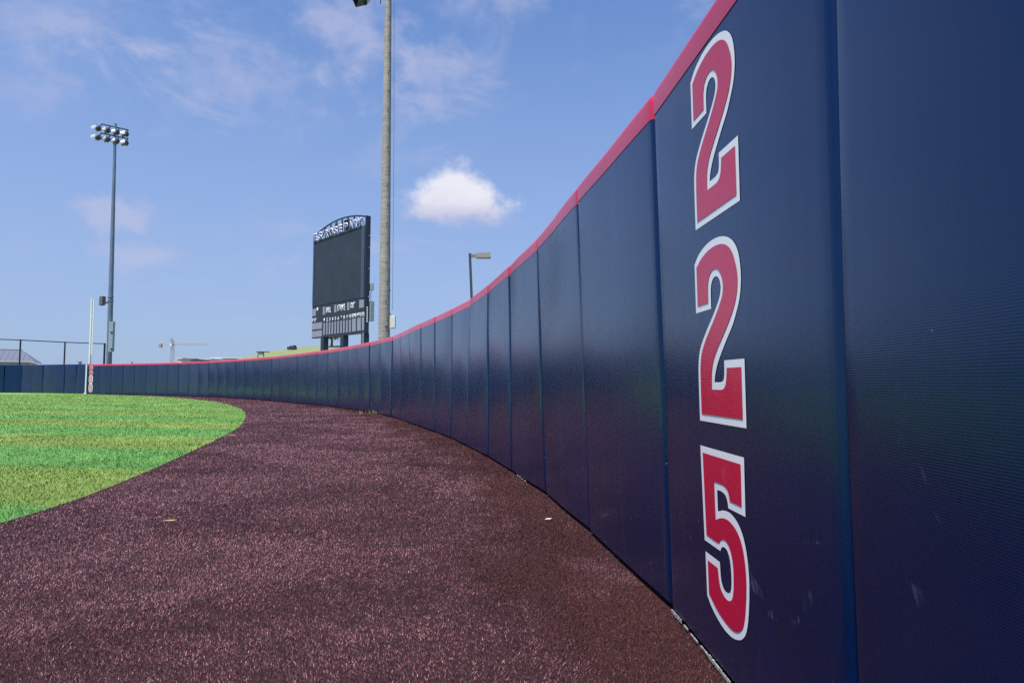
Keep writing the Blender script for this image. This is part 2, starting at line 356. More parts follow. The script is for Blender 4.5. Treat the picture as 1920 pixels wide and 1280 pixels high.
def blades(name, mat, keep, c, d0, d1, flat, hgt, wid, power, label, cat, th=(-62, 40)):
    """thin bent fibres, dense near the place the picture was taken and sparser and coarser farther off"""
    a0, a1 = R(th[0]), R(th[1]); span = a1 - a0
    n_near = int(c * 0.5 * (flat ** 2 - d0 ** 2) * span) if flat > d0 else 0
    d_s = max(flat, d0)
    n_far = int(c * flat ** 2 * math.log(d1 / d_s) * span)
    d = np.concatenate([np.sqrt(rng.uniform(d0 ** 2, max(flat, d0) ** 2, n_near)), d_s * np.exp(rng.uniform(0, math.log(d1 / d_s), n_far))])
    th_ = rng.uniform(a0, a1, len(d)); x = d * np.sin(th_); y = d * np.cos(th_)
    k = keep(x, y); x, y, d = x[k], y[k], d[k]; n = len(x)
    s = np.maximum(1.0, d / flat) ** power
    # tufts lean together: a slow swirl gives each patch its nap
    swirl = 1.8 * np.sin(x * 2.1 + 1.3 * np.sin(y * 1.7)) + 1.5 * np.sin(y * 2.7 + 1.1 * np.sin(x * 2.3))
    yaw = swirl + rng.normal(0, 1.4, n)
    lean = rng.uniform(0.15, 1.15, n)
    h = hgt * rng.uniform(0.6, 1.25, n) * s ** 0.45; w = wid * rng.uniform(0.6, 1.3, n) * s
    lx, ly = np.cos(yaw), np.sin(yaw)
    fa = rng.uniform(0, 2 * np.pi, n); wx, wy = np.cos(fa) * w / 2, np.sin(fa) * w / 2
    V = np.empty((n, 5, 3), np.float32)
    r1, z1 = h * 0.55 * np.sin(lean * 0.5), h * 0.55 * np.cos(lean * 0.5)
    r2, z2 = r1 + h * 0.5 * np.sin(lean), z1 + h * 0.5 * np.cos(lean)
    V[:, 0] = np.stack([x - wx, y - wy, np.full(n, 0.002)], -1); V[:, 1] = np.stack([x + wx, y + wy, np.full(n, 0.002)], -1)
    V[:, 2] = np.stack([x + lx * r1 + wx * .85, y + ly * r1 + wy * .85, z1], -1); V[:, 3] = np.stack([x + lx * r1 - wx * .85, y + ly * r1 - wy * .85, z1], -1)
    V[:, 4] = np.stack([x + lx * r2, y + ly * r2, z2], -1)
    b = (np.arange(n, dtype=np.int32) * 5)[:, None]
    loops = np.concatenate([b + [0, 1, 2, 3], b + [3, 2, 4]], 1).astype(np.int32).ravel()
    me = bpy.data.meshes.new(name); me.vertices.add(n * 5); me.vertices.foreach_set('co', V.ravel())
    me.loops.add(len(loops)); me.loops.foreach_set('vertex_index', loops)
    me.polygons.add(2 * n); ls = (np.arange(n) * 7)[:, None] + [0, 4]
    me.polygons.foreach_set('loop_start', ls.astype(np.int32).ravel())
    me.update(calc_edges=True); me.validate()
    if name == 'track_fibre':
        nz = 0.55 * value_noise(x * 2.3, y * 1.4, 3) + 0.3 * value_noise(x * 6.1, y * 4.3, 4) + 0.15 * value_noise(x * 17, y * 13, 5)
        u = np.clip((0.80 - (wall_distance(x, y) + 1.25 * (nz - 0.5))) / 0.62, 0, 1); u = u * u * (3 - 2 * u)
        at_ = me.attributes.new('near_wall', 'FLOAT', 'POINT'); at_.data.foreach_set('value', np.repeat(u, 5).astype(np.float32))
    return tag(link(name, me, mat), label, cat, kind='stuff')
def on_track(x, y): return inside(x, y, TRACK) & ~inside(x, y, FIELD)
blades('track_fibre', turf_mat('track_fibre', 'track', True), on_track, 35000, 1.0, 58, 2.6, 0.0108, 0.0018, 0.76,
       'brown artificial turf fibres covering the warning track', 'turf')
blades('grass', turf_mat('field_fibre', 'field', True), lambda x, y: inside(x, y, FIELD), 14000, 2.5, 48, 2.9, 0.018, 0.0027, 0.72,
       'green and yellow striped artificial grass of the outfield', 'grass', (-66, 5))

# ------------------------------------------------------------------ padded wall
def pad_surface(b0, b1, t0, t1, bulge, seed):
    """returns f(s, z, off): a point on the pad's face; s runs from end 0 to end 1 in metres"""
    w = (b1 - b0).length; d = (b1 - b0) / w; nrm = Vector((-d.y, d.x))
    def f(s, z, off=0.0):
        k = s / w; g = z / H
        p = b0.lerp(b1, k).lerp(t0.lerp(t1, k), g)
        o = off + bulge * math.sin(math.pi * min(1, max(0, k))) * (0.5 + 0.5 * math.sin(math.pi * min(1, g)))
        if bulge: o += 0.0045 * noise.noise(Vector((s * 1.6 + seed * 7.3, z * 1.3, seed)))
        return Vector((p.x + nrm.x * o, p.y + nrm.y * o, z))
    return f, w
def rnd_in(e, r): return r - math.sqrt(max(0, r * r - (r - e) ** 2)) if e < r else 0.0
def pad_mesh(name, f, w, z0, z1, u0, mat, parent, round_top, proud=0.0, thick=0.10, r=0.024, gap=0.004):
    es = [0, 0.0012, 0.004, 0.009, 0.0155, 0.024]
    ss = [gap + e for e in es] + list(np.linspace(gap + 0.06, w - gap - 0.06, 9)) + [w - gap - e for e in reversed(es)]
    rt = 0.035
    if round_top: zs = list(np.linspace(z0, z1 - rt, max(2, int((z1 - z0) / 0.16)))) + [z1 - rt + rt * math.sin(q) for q in np.linspace(0.3, math.pi / 2, 5)]
    else: zs = list(np.linspace(z0, z1, max(2, int((z1 - z0) / 0.16))))
    rows = []
    for z in zs:
        top = rnd_in(z1 - z, rt) if round_top else 0.0
        row = []
        for s in ss:
            e = min(s - gap, w - gap - s)
            row.append((f(s, z - (0.55 * rnd_in(e, r) if round_top and z > z1 - rt else 0), proud - rnd_in(e, r) - top), s, z))
        # returns of the pad into the joint
        row = [(f(ss[0], z, -thick), ss[0], z)] + row + [(f(ss[-1], z, -thick), ss[-1], z)]
        rows.append(row)
    if round_top: rows.append([(f(min(max(q[1], ss[0]), ss[-1]), z1, -thick), q[1], z1 + 0.06) for q in rows[-1]])
    nc = len(rows[0]); vs = [q[0] for r_ in rows for q in r_]; uvs = [(q[1] + u0, q[2]) for r_ in rows for q in r_]
    fs = [(i * nc + k, i * nc + k + 1, (i + 1) * nc + k + 1, (i + 1) * nc + k) for i in range(len(rows) - 1) for k in range(nc - 1)]
    me = bpy.data.meshes.new(name); me.from_pydata([tuple(v) for v in vs], [], fs)
    uvl = me.uv_layers.new(name='UVMap')
    for l in me.loops: uvl.data[l.index].uv = uvs[l.vertex_index]
    me.polygons.foreach_set('use_smooth', [True] * len(me.polygons))
    return link(name, me, mat, parent)

def decal(name, poly, f, off, mat, parent, u0, hole=None):
    vs = [f(s, z, off) for s, z in poly]; n = len(vs)
    if hole is None: fs = [tuple(range(n))]; allp = list(poly)
    else:
        vs += [f(s, z, off) for s, z in hole]; allp = list(poly) + list(hole)
        fs = [(i, (i + 1) % n, n + (i + 1) % n, n + i) for i in range(n)]
    me = bpy.data.meshes.new(name); me.from_pydata([tuple(v) for v in vs], [], fs)
    uvl = me.uv_layers.new(name='UVMap')
    for l in me.loops: uvl.data[l.index].uv = (allp[l.vertex_index][0] + u0, allp[l.vertex_index][1])
    return link(name, me, mat, parent)

wall = empty('outfield_wall', (0, 0, 0), 0, 'curved navy padded outfield wall with red top edge and white edged numbers', 'wall')
gapm = pbr('backing_board', (0.012, 0.012, 0.016), 0.9)
surf = {}
pads = {}
for i in range(len(SEAM) - 1):
    near, far = SEAM[i], SEAM[i + 1]
    # s runs from the far end to the near end, so that the printed numbers read left to right
    jog = 0.0 if i in (N0, N0 - 1) else random.uniform(-0.007, 0.007)
    d = (far - near).normalized(); nv = Vector((-d.y, d.x))
    off = nv * jog
    b0, b1 = far + off, near + off; t0, t1 = far + LEAN[i + 1] + off, near + LEAN[i] + off
    bul = 0.0 if i == N0 else 0.007
    f0, w = pad_surface(b0, b1, t0, t1, bul, i)
    # the parametrisation runs the other way round, so the face normal is turned back to the field
    def f(s, z, o=0.0, b0=b0, b1=b1, t0=t0, t1=t1, w=w, nv=nv, bul=bul, i=i):
        k = s / w; g = z / H
        p = b0.lerp(b1, k).lerp(t0.lerp(t1, k), g)
        o = o + bul * math.sin(math.pi * min(1, max(0, k))) * (0.4 + 0.6 * math.sin(math.pi * min(1, g)))
        if bul: o += 0.008 * noise.noise(Vector((s * 1.5 + i * 7.3, z * 1.2, i * 1.7)))
        return Vector((p.x + nv.x * o, p.y + nv.y * o, z))
    pd = pad_mesh('wall_pad', f, w, 0.025, H - 0.098, i * 1.3, NAVY, wall, False)
    pad_mesh('top_cap', f, w, H - 0.10, H, i * 1.3, RED, pd, True, 0.002)
    surf[i] = (f, w); pads[i] = pd
# boards that carry the pads
mb = MB()
for i in range(len(SEAM) - 1):
    a_, b_ = SEAM[i], SEAM[i + 1]; d = (b_ - a_).normalized(); nv = Vector((-d.y, d.x))
    c = (a_ + b_) / 2 - nv * 0.125
    mb.box((c.x, c.y, 0.88), ((b_ - a_).length + 0.004, 0.03, 1.76), (Vector((d.x, d.y, 0)), Vector((nv.x, nv.y, 0)), Vector((0, 0, 1))))
mb.build('backing_board', gapm, wall)

def curve(pts, lim=38, k=5):
    """rounds a traced outline between its corners"""
    P = [np.array(q, float) for q in pts]; n = len(P); T = []
    for i in range(n):
        a_, b_ = P[i] - P[i - 1], P[(i + 1) % n] - P[i]
        ang = abs(math.degrees(math.atan2(a_[0] * b_[1] - a_[1] * b_[0], a_ @ b_)))
        T.append(None if ang > lim else (P[(i + 1) % n] - P[i - 1]) / 2)
    out = []
    for i in range(n):
        j = (i + 1) % n; seg = P[j] - P[i]; L = np.linalg.norm(seg)
        if T[i] is None and T[j] is None: out.append(tuple(P[i])); continue
        def tan(t): return seg if t is None else t * (L / max(1e-6, np.linalg.norm(t)))
        m0, m1 = tan(T[i]), tan(T[j])
        for t in np.linspace(0, 1, k, endpoint=False):
            h = (2*t**3-3*t*t+1) * P[i] + (t**3-2*t*t+t) * m0 + (-2*t**3+3*t*t) * P[j] + (t**3-t*t) * m1
            out.append(tuple(h))
    return out
TWO_O = [(0.336,1.137),(0.379,1.160),(0.447,1.176),(0.511,1.180),(0.577,1.174),(0.632,1.158),(0.666,1.137),(0.688,1.109),(0.699,1.069),(0.698,1.031),(0.685,0.995),(0.661,0.964),(0.634,0.936),(0.59,0.904),(0.544,0.869),(0.51,0.84),(0.489,0.813),(0.481,0.791),(0.531,0.791),(0.554,0.796),(0.561,0.812),(0.563,0.848),(0.707,0.848),(0.707,0.680),(0.340,0.680),(0.340,0.795),(0.344,0.845),(0.359,0.88),(0.388,0.908),(0.438,0.943),(0.484,0.972),(0.524,1.001),(0.547,1.023),(0.555,1.043),(0.546,1.064),(0.524,1.076),(0.497,1.074),(0.478,1.06),(0.473,1.04),(0.472,0.993),(0.336,0.993)]
TWO_I = [(0.356,1.125),(0.401,1.143),(0.461,1.156),(0.524,1.159),(0.576,1.154),(0.619,1.140),(0.648,1.119),(0.664,1.096),(0.678,1.064),(0.678,1.034),(0.665,1.002),(0.642,0.974),(0.604,0.943),(0.559,0.911),(0.519,0.884),(0.483,0.853),(0.465,0.823),(0.459,0.771),(0.534,0.771),(0.56,0.776),(0.575,0.792),(0.583,0.828),(0.687,0.828),(0.687,0.700),(0.361,0.700),(0.361,0.795),(0.366,0.845),(0.380,0.874),(0.414,0.906),(0.459,0.937),(0.502,0.966),(0.544,0.998),(0.568,1.023),(0.573,1.045),(0.564,1.071),(0.541,1.091),(0.519,1.097),(0.49,1.096),(0.465,1.084),(0.454,1.061),(0.452,1.012),(0.356,1.012)]
FIVE_O = [(0.353,0.604),(0.699,0.604),(0.697,0.461),(0.576,0.461),(0.571,0.477),(0.558,0.49),(0.533,0.496),(0.491,0.496),(0.492,0.438),(0.542,0.449),(0.593,0.45),(0.64,0.437),(0.672,0.415),(0.692,0.386),(0.704,0.351),(0.709,0.311),(0.705,0.263),(0.694,0.213),(0.677,0.178),(0.654,0.158),(0.627,0.145),(0.579,0.134),(0.52,0.133),(0.459,0.144),(0.41,0.16),(0.372,0.182),(0.369,0.304),(0.494,0.304),(0.5,0.262),(0.513,0.245),(0.532,0.238),(0.556,0.240),(0.572,0.247),(0.582,0.264),(0.583,0.3),(0.576,0.328),(0.559,0.347),(0.537,0.352),(0.522,0.35),(0.51,0.344),(0.502,0.335),(0.365,0.335)]
FIVE_I = [(0.376,0.585),(0.677,0.585),(0.676,0.481),(0.591,0.481),(0.585,0.497),(0.574,0.508),(0.545,0.515),(0.470,0.515),(0.473,0.412),(0.518,0.425),(0.563,0.43),(0.606,0.425),(0.646,0.409),(0.671,0.386),(0.685,0.356),(0.692,0.32),(0.689,0.272),(0.677,0.221),(0.662,0.19),(0.646,0.175),(0.621,0.162),(0.58,0.154),(0.522,0.157),(0.46,0.168),(0.392,0.192),(0.391,0.284),(0.478,0.284),(0.483,0.263),(0.494,0.239),(0.517,0.225),(0.547,0.22),(0.568,0.223),(0.586,0.233),(0.598,0.254),(0.602,0.285),(0.601,0.32),(0.591,0.347),(0.575,0.363),(0.553,0.371),(0.528,0.371),(0.508,0.364),(0.492,0.354),(0.387,0.354)]
def shift(p, ds, dz, s0=0.0, k=1.0, q=1.0): return [(s0 + (a_ - s0) * k + ds, b_ * q + dz) for a_, b_ in p]
f225, w225 = surf[N0]; p225 = pads[N0]
for o_, i_, ds, dz, kx, kz in ((TWO_O, TWO_I, 0.034, 0.571, 0.90, 0.972), (TWO_O, TWO_I, 0.032, -0.004, 0.94, 1.0), (FIVE_O, FIVE_I, 0.018, 0, 0.95, 1.0)):
    decal('numeral_outline', curve(shift(o_, ds, dz, 0.7, kx, kz)), f225, 0.0012, DIGIT_WHITE, p225, 3)
    decal('numeral', curve(shift(i_, ds, dz, 0.7, kx, kz)), f225, 0.0024, DIGIT_RED, p225, 3)

# pale strip showing under the foot of the nearest pads
stripm = pbr('foam_edge', (0.36, 0.355, 0.36), 1.0, var=0.3, scale=60, spec=0.1)
for i in (N0, N0 + 3):
    f, w = surf[i]; mb = MB(); s = 0.02 if i == N0 else 0.25
    stop = w - 0.62 if i == N0 else s + 0.34
    while s < stop:
        L = random.uniform(0.012, 0.06)
        a_, b_ = f(s, 0.0, 0.004), f(s + L, 0.0, 0.004)
        z0, z1 = random.uniform(0.006, 0.013), random.uniform(0.015, 0.021)
        c = (a_ + b_) / 2; d = (b_ - a_).normalized(); nn = d.cross(Vector((0, 0, 1)))
        mb.box((c.x, c.y, (z0 + z1) / 2), (L, random.uniform(0.002, 0.005), z1 - z0), (d, nn, Vector((0, 0, 1))))
        s += L + random.choice([0.0005, 0.0005, 0.002, 0.006, 0.03]) * (1 if i == N0 else 1.6)
    mb.build('foam_edge', stripm, pads[i])

# the far end of the wall: white foul stripe and the number 200
il = len(SEAM) - 2
fl, wl = surf[il]
white = pbr('white_paint', (0.62, 0.62, 0.64), 0.5, var=0.05)
def ring(cx, cz, hw, hh, n=28):
    out = []
    for k in range(n):
        a_ = 2 * math.pi * k / n; c, s = math.cos(a_), math.sin(a_)
        out.append((cx + hw * math.copysign(abs(c) ** 0.62, c), cz + hh * math.copysign(abs(s) ** 0.75, s)))
    return out
d2 = (-0.20, 0.0)
decal('numeral_outline', curve(shift(TWO_O, -0.12, 0.545)), fl, 0.016, DIGIT_WHITE, pads[il], 5)
decal('numeral', curve(shift(TWO_I, -0.12, 0.545)), fl, 0.020, DIGIT_RED, pads[il], 5)
for cz in (0.905, 0.375):
    decal('numeral_outline', ring(0.40, cz, 0.20, 0.258), fl, 0.016, DIGIT_WHITE, pads[il], 5, ring(0.40, cz, 0.030, 0.10))
    decal('numeral', ring(0.40, cz, 0.158, 0.215), fl, 0.020, DIGIT_RED, pads[il], 5, ring(0.40, cz, 0.070, 0.140))
mb = MB(); e = SEAM[-1]; d = (SEAM[-1] - SEAM[-2]).normalized(); nv = Vector((-d.y, d.x))
D3, N3, Z3 = Vector((d.x, d.y, 0)), Vector((nv.x, nv.y, 0)), Vector((0, 0, 1))
c = e + d * 0.07 + nv * 0.02
mb.box((c.x, c.y, 0.93), (0.12, 0.05, 1.80), (D3, N3, Z3)); mb.box((c.x, c.y, 0.03), (0.22, 0.10, 0.06), (D3, N3, Z3))
mb.build('foul_stripe', white, wall)

# foul territory: the same pads without the red top
fwall = empty('foul_territory_wall', (0, 0, 0), 0, 'plain navy padded wall without a red top, left of the foul pole', 'wall')
mb = MB()
for i in range(len(FOUL) - 1):
    near, far = Vector(FOUL[i]), Vector(FOUL[i + 1]); d = (far - near).normalized(); nv = Vector((-d.y, d.x))
    if nv.y > 0: nv = -nv
    w = (far - near).length
    tw = Vector((random.uniform(-0.05, 0.05), 0)); jog = nv * random.uniform(-0.012, 0.012)
    def f(s, z, o=0.0, near=near + jog, far=far + jog, w=w, nv=nv, i=i, tw=tw):
        p = far.lerp(near, s / w) + tw * (z / H)
        o += 0.010 * math.sin(math.pi * s / w) + 0.008 * noise.noise(Vector((s * 1.5 + i * 3.3, z * 1.2, i * 2.7)))
        return Vector((p.x + nv.x * o, p.y + nv.y * o, z))
    pad_mesh('wall_pad', f, w, 0.02, H + 0.02, 80 + i * 1.3, NAVY, fwall, True)
    c = (near + far) / 2 - nv * 0.125
    mb.box((c.x, c.y, 0.88), (w, 0.03, 1.76), (Vector((d.x, d.y, 0)), Vector((nv.x, nv.y, 0)), Z3))
mb.build('backing_board', gapm, fwall)

# ------------------------------------------------------------------ foul pole
pw = pbr('foul_pole_white', (0.66, 0.67, 0.72), 0.45, var=0.06)
B = at(167.6, 700, 42.9); B.z = 0; T = at(172.8, 560, 42.9)
fp = empty('foul_pole', B, 0, 'tall white foul pole rising behind the number 200', 'pole')
MB().tube([B, T], 0.070, 12).build('pole', pw, fp)
mb = MB(); up = (T - B).normalized(); q0 = at(171.2, 665, 42.9); q1 = at(175.3, 560.5, 42.9)
wax = (Vector((1, 0, 0)) - up * up.x).normalized()
mb.box((q0 + q1) / 2, (0.125, 0.03, (q1 - q0).length), (wax, up.cross(wax), up)); mb.build('wing_screen', pw, fp)

# ------------------------------------------------------------------ steel light pole, far left
steel = pbr('galvanised_steel', (0.16, 0.21, 0.30), 0.5, 0.3, var=0.12, scale=2.0)
dsteel = pbr('dark_steel', (0.05, 0.07, 0.11), 0.5, 0.2)
alu = pbr('spun_aluminium', (0.50, 0.50, 0.53), 0.4, 0.2, var=0.05)
bowl = pbr('reflector_bowl', (0.06, 0.07, 0.10), 0.45, 0.4)
cabinet = pbr('cabinet_grey_blue', (0.27, 0.36, 0.42), 0.5, 0.1)
LY = 57.0
b = at(204.5, 690, LY); b.z = 0; tp = at(216.6, 232, LY)
lp = empty('light_pole', b, 0, 'slim grey steel stadium light pole with eight floodlights on two bars', 'light pole')
MB().tube([b, b.lerp(tp, .5), tp], [0.23, 0.17, 0.10], 14).build('pole', steel, lp)
def floodlight(parent, hang, pos, aim, s=1.0):
    """bowl reflector on a bent arm with a visor over its mouth"""
    aim = aim.normalized(); side = aim.cross(Vector((0, 0, 1))).normalized(); up_ = side.cross(aim)
    prof = [(-0.30, 0.05), (-0.28, 0.12), (-0.18, 0.22), (-0.05, 0.29), (0.02, 0.31)]
    mb = MB(); n = 16; vs = []; fs = []
    for a_, r in prof:
        for k in range(n):
            q = 2 * math.pi * k / n; vs.append(pos + (aim * a_ + (side * math.cos(q) + up_ * math.sin(q)) * r) * s)
    for i in range(len(prof) - 1):
        for k in range(n): fs.append((i * n + k, i * n + (k + 1) % n, (i + 1) * n + (k + 1) % n, (i + 1) * n + k))
    fs.append(tuple(range(n - 1, -1, -1))); mb.add(vs, fs, True)
    mb.add([v for v in vs[-n:]], [tuple(range(n))])
    o = mb.build('floodlight', bowl, parent)
    mv = MB(); vs = []; m = 11
    for a_, r in ((-0.04, 0.318), (0.18, 0.325), (0.40, 0.33)):
        for k in range(m):
            q = math.pi * (-0.10 + 1.20 * k / (m - 1)); vs.append(pos + (aim * a_ + (side * math.cos(q) + up_ * math.sin(q)) * r) * s)
    fs = [(i * m + k, i * m + k + 1, (i + 1) * m + k + 1, (i + 1) * m + k) for i in range(2) for k in range(m - 1)]
    mv.add(vs, fs, True); mv.build('visor', alu, o)
    MB().tube([hang, hang.lerp(pos, 0.45) + Vector((0, 0, -0.10)), pos - aim * 0.24 * s], 0.05 * s, 8).build('arm', dsteel, o)
    return o
for (l, r) in (((189.5, 232.5), (241, 244.5)), ((188.8, 249.5), (240.6, 260.3))):
    L = at(l[0], l[1], LY - 0.7); Rr = at(r[0], r[1], LY + 0.7)
    Rr.z = L.z
    MB().tube([L, Rr], 0.055, 8).build('crossbar', dsteel, lp)
    for k in range(4):
        h = L.lerp(Rr, 0.02 + 0.96 * k / 3)
        floodlight(lp, h, h + Vector((-0.24 + 0.12 * k / 3, -0.15, -0.42)), Vector((-0.95 + 0.2 * k / 3, 0.05 - 0.3 * k / 3, -0.33)), 0.92)
c = at(209.3, 631, LY - 0.35); MB().box(c, (0.34, 0.3, 2.5)).build('cabinet', cabinet, lp)
for yy in (622.5, 654): MB().box(at(209.5, yy, LY - 0.52), (0.20, 0.06, 0.10)).build('latch', dsteel, lp)
c = at(192, 564, LY - 0.3)
ax = (Vector((0.90, -0.42, 0.12)).normalized(),); ax = (ax[0], Vector((0.42, 0.90, -0.1)).normalized())
zz = ax[0].cross(ax[1]).normalized(); yy = zz.cross(ax[0])
o = MB().box(c, (0.42, 0.30, 0.72), (ax[0], yy, zz)).build('loudspeaker', pbr('speaker_grey', (0.10, 0.10, 0.12), 0.8, var=0.2, scale=30), lp)
MB().tube([c + Vector((0.1, 0.1, -0.12)), at(203.5, 567.5, LY)], 0.06, 8).build('bracket', dsteel, o)
for yy in (557, 564): MB().tube([at(207.4, yy, LY) + Vector((0, 0, -.05)), at(207.4, yy, LY) + Vector((0, 0, .05))], 0.225, 12).build('collar', steel, lp)

# ------------------------------------------------------------------ chain-link fence behind the left wall
fen = pbr('black_coated_steel', (0.010, 0.018, 0.028), 0.5)
posts = [(-46, 634.2, 50.4), (38.6, 637.3, 51.8), (122, 641.5, 54.2), (196.5, 644.3, 56.4)]
P = [at(x, y, Y) for x, y, Y in posts]; ztop = sum(q.z for q in P) / 4
fo = empty('chain_link_fence', (P[1].x, P[1].y, 0), 0, 'high black pipe fence standing behind the left wall', 'fence')
for k, q in enumerate(P):
    MB().tube([(q.x, q.y, 0), (q.x, q.y, q.z + 0.05)], 0.055 if k < 3 else 0.075, 10).build('post', fen, fo)
MB().tube([P[0], P[1], P[2], P[3]], 0.036, 8).build('top_rail', fen, fo)
mb = MB(); wv = []
for k in range(3):
    a_, b_ = P[k], P[k + 1]; L = (b_ - a_).length; n = int(L / 0.14)
    for j in range(n):
        for sgn in (1, -1):
            u0 = j / n; u1 = u0 + sgn * 3.9 / L
            za, zb = 0.05, min(a_.z, b_.z) - 0.02
            if u1 > 1: zb = za + (zb - za) * (1 - u0) / (u1 - u0); u1 = 1
            if u1 < 0: zb = za + (zb - za) * (u0) / (u0 - u1); u1 = 0
            p0 = a_.lerp(b_, u0); p1 = a_.lerp(b_, u1); p0.z = za; p1.z = zb
            mb.tube([p0, p1], 0.0011, 3, False)
o = mb.build('chain_link', fen, fo); o['kind'] = 'stuff'

# ------------------------------------------------------------------ scoreboard
sb_dark = pbr('scoreboard_black', (0.017, 0.026, 0.048), 0.45, var=0.10, scale=1.0)
sb_frame = pbr('scoreboard_frame', (0.040, 0.066, 0.115), 0.45, var=0.10)
sb_screen = pbr('led_screen', (0.020, 0.030, 0.048), 0.55, var=0.12, scale=0.6)
sb_post = pbr('scoreboard_post', (0.012, 0.034, 0.062), 0.5)
sb_digit = pbr('digit_window', (0.24, 0.26, 0.33), 0.6, var=0.06, scale=2)
sb_white = pbr('sign_white', (0.80, 0.80, 0.82), 0.5, var=0.03)
sb_blue = pbr('sign_navy', (0.11, 0.13, 0.33), 0.5, var=0.05)
SA = Vector((-14.667, 50.0, 3.969)); ST = Vector((0.66264, -0.74894, 0)); SNM = Vector((-0.74894, -0.66264, 0)); SW = 7.70
sbo = empty('scoreboard', (SA.x + ST.x * SW / 2, SA.y + ST.y * SW / 2, 0), 0, 'tall dark scoreboard with big screen and arched sign reading E.S. ROSE PARK', 'scoreboard')
def sp(u, z, o=0.0): return Vector((SA.x, SA.y, 0)) + ST * u + SNM * o + Vector((0, 0, z))
SAX = (ST, SNM, Vector((0, 0, 1)))
def sbox(name, u0, u1, z0, z1, o0, o1, mat, parent=None):
    return MB().box(sp((u0 + u1) / 2, (z0 + z1) / 2, (o0 + o1) / 2), (u1 - u0, o1 - o0, z1 - z0), SAX).build(name, mat, parent or sbo)
def words(name, txt, u0, u1, z0, z1, o, mat, parent, offset=0.0, ext=0.01, side=False):
    cu = bpy.data.curves.new(name, 'FONT'); cu.body = txt; cu.size = 1; cu.extrude = 0; cu.offset = offset
    tmp = bpy.data.objects.new('tmp', cu); col.objects.link(tmp)
    dg = bpy.context.evaluated_depsgraph_get(); me = bpy.data.meshes.new_from_object(tmp.evaluated_get(dg))
    bpy.data.objects.remove(tmp); bpy.data.curves.remove(cu)
    vs = [v.co.copy() for v in me.vertices]
    x0 = min(v.x for v in vs); x1 = max(v.x for v in vs); y0 = min(v.y for v in vs); y1 = max(v.y for v in vs)
    off = Vector(parent.location) if parent.parent is None else Vector(parent.parent.location)
    for v in me.vertices:
        a_ = (v.co.x - x0) / (x1 - x0); b_ = (v.co.y - y0) / (y1 - y0)
        v.co = sp(u0 + (u1 - u0) * a_, z0 + (z1 - z0) * b_, o) - off
    me.materials.clear(); me.materials.append(mat)
    bm = bmesh.new(); bm.from_mesh(me)
    r = bmesh.ops.extrude_face_region(bm, geom=bm.faces[:])
    for v in [g for g in r['geom'] if isinstance(g, bmesh.types.BMVert)]: v.co += SNM * ext
    bmesh.ops.recalc_face_normals(bm, faces=bm.faces); bm.to_mesh(me); bm.free()
    return link(name, me, None, parent)
cab = sbox('cabinet', 0.0, SW, 6.27, 11.05, -0.30, 0.0, sb_dark)
sbox('screen', 0.20, 7.16, 6.33, 11.02, 0.002, 0.03, sb_screen)
for u0, u1 in ((0.0, 0.20), (7.16, 7.56)): sbox('screen_border', u0, u1, 6.29, 11.04, 0.002, 0.06, sb_frame)
sbox('end_column', 7.58, SW + 0.002, 6.275, 11.70, -0.302, 0.03, sb_dark)
sbox('score_panel', -0.05, SW - 0.003, 3.97, 6.265, -0.29, 0.01, sb_dark)
for u0, u1, z0, z1 in ([(0.02, 0.57, 5.60, 6.12), (1.69, 2.00, 5.59, 6.13), (3.44, 3.74, 5.62, 6.15), (5.31, 5.61, 5.63, 6.16), (6.95, 7.55, 5.65, 6.18), (0.0, 1.60, 4.60, 5.07), (0.0, 1.61, 4.04, 4.49)]
                       + [(1.82 + k * 0.4215, 2.06 + k * 0.4215, 4.13, 4.98) for k in range(10)] + [(6.03, 6.54, 4.14, 5.01), (6.71, 7.21, 4.16, 5.02), (7.36, 7.62, 4.16, 5.02)]):
    sbox('digit_window', u0, u1, z0, z1, 0.011, 0.03, sb_digit)
for txt, u0, u1, z0, z1 in ([('BALL', 2.13, 2.90, 5.68, 6.07), ('STRIKE', 3.87, 4.98, 5.66, 6.10), ('OUT', 5.73, 6.36, 5.71, 6.11), ('AT BAT', -0.03, 0.68, 5.16, 5.42), ('RUNS', 5.97, 6.56, 5.08, 5.34), ('HITS', 6.66, 7.19, 5.09, 5.34), ('ERR', 7.27, 7.65, 5.09, 5.34)]
                            + [(str(k + 1), 1.84 + k * 0.4215 - (0.03 if k == 9 else 0), (1.97 if k == 0 else 2.02) + k * 0.4215 + (0.05 if k == 9 else 0), 5.06, 5.31) for k in range(10)]):
    words('lettering', txt, u0, u1, z0, z1, 0.012, sb_white, sbo, 0.012)
MB().tube([sp(0.80, 6.07, 0.012), sp(0.80, 6.07, 0.03)], 0.12, 16).build('emblem', sb_white, sbo)
# arch with its truss
def arch(u): return 11.62 + 0.545 * (1 - ((u - SW / 2) / (SW / 2)) ** 2)
MB().tube([sp(u, arch(u), -0.10) for u in np.linspace(-0.05, SW, 25)], 0.055, 8).build('arch_chord', sb_post, sbo)
MB().tube([sp(-0.02, 11.05, -0.10), sp(-0.02, arch(0), -0.10)], 0.06, 8).build('arch_post', sb_post, sbo)
for k, u in enumerate((0.81, 1.60, 2.43, 3.29, 4.13, 5.0, 5.84, 6.71)):
    MB().tube([sp(u, 11.05, -0.10), sp(u, arch(u), -0.10)], 0.055, 8).build('truss_upright', sb_post, sbo)
    if k % 2:
        for s in (-1, 1): MB().tube([sp(u, arch(u), -0.10), sp(u + 0.62 * s, 11.05, -0.10)], 0.04, 8).build('truss_diagonal', sb_post, sbo)
sbox('loudspeaker', 4.20, 4.72, 11.30, 12.00, -0.55, -0.20, pbr('speaker_black', (0.02, 0.022, 0.03), 0.7))
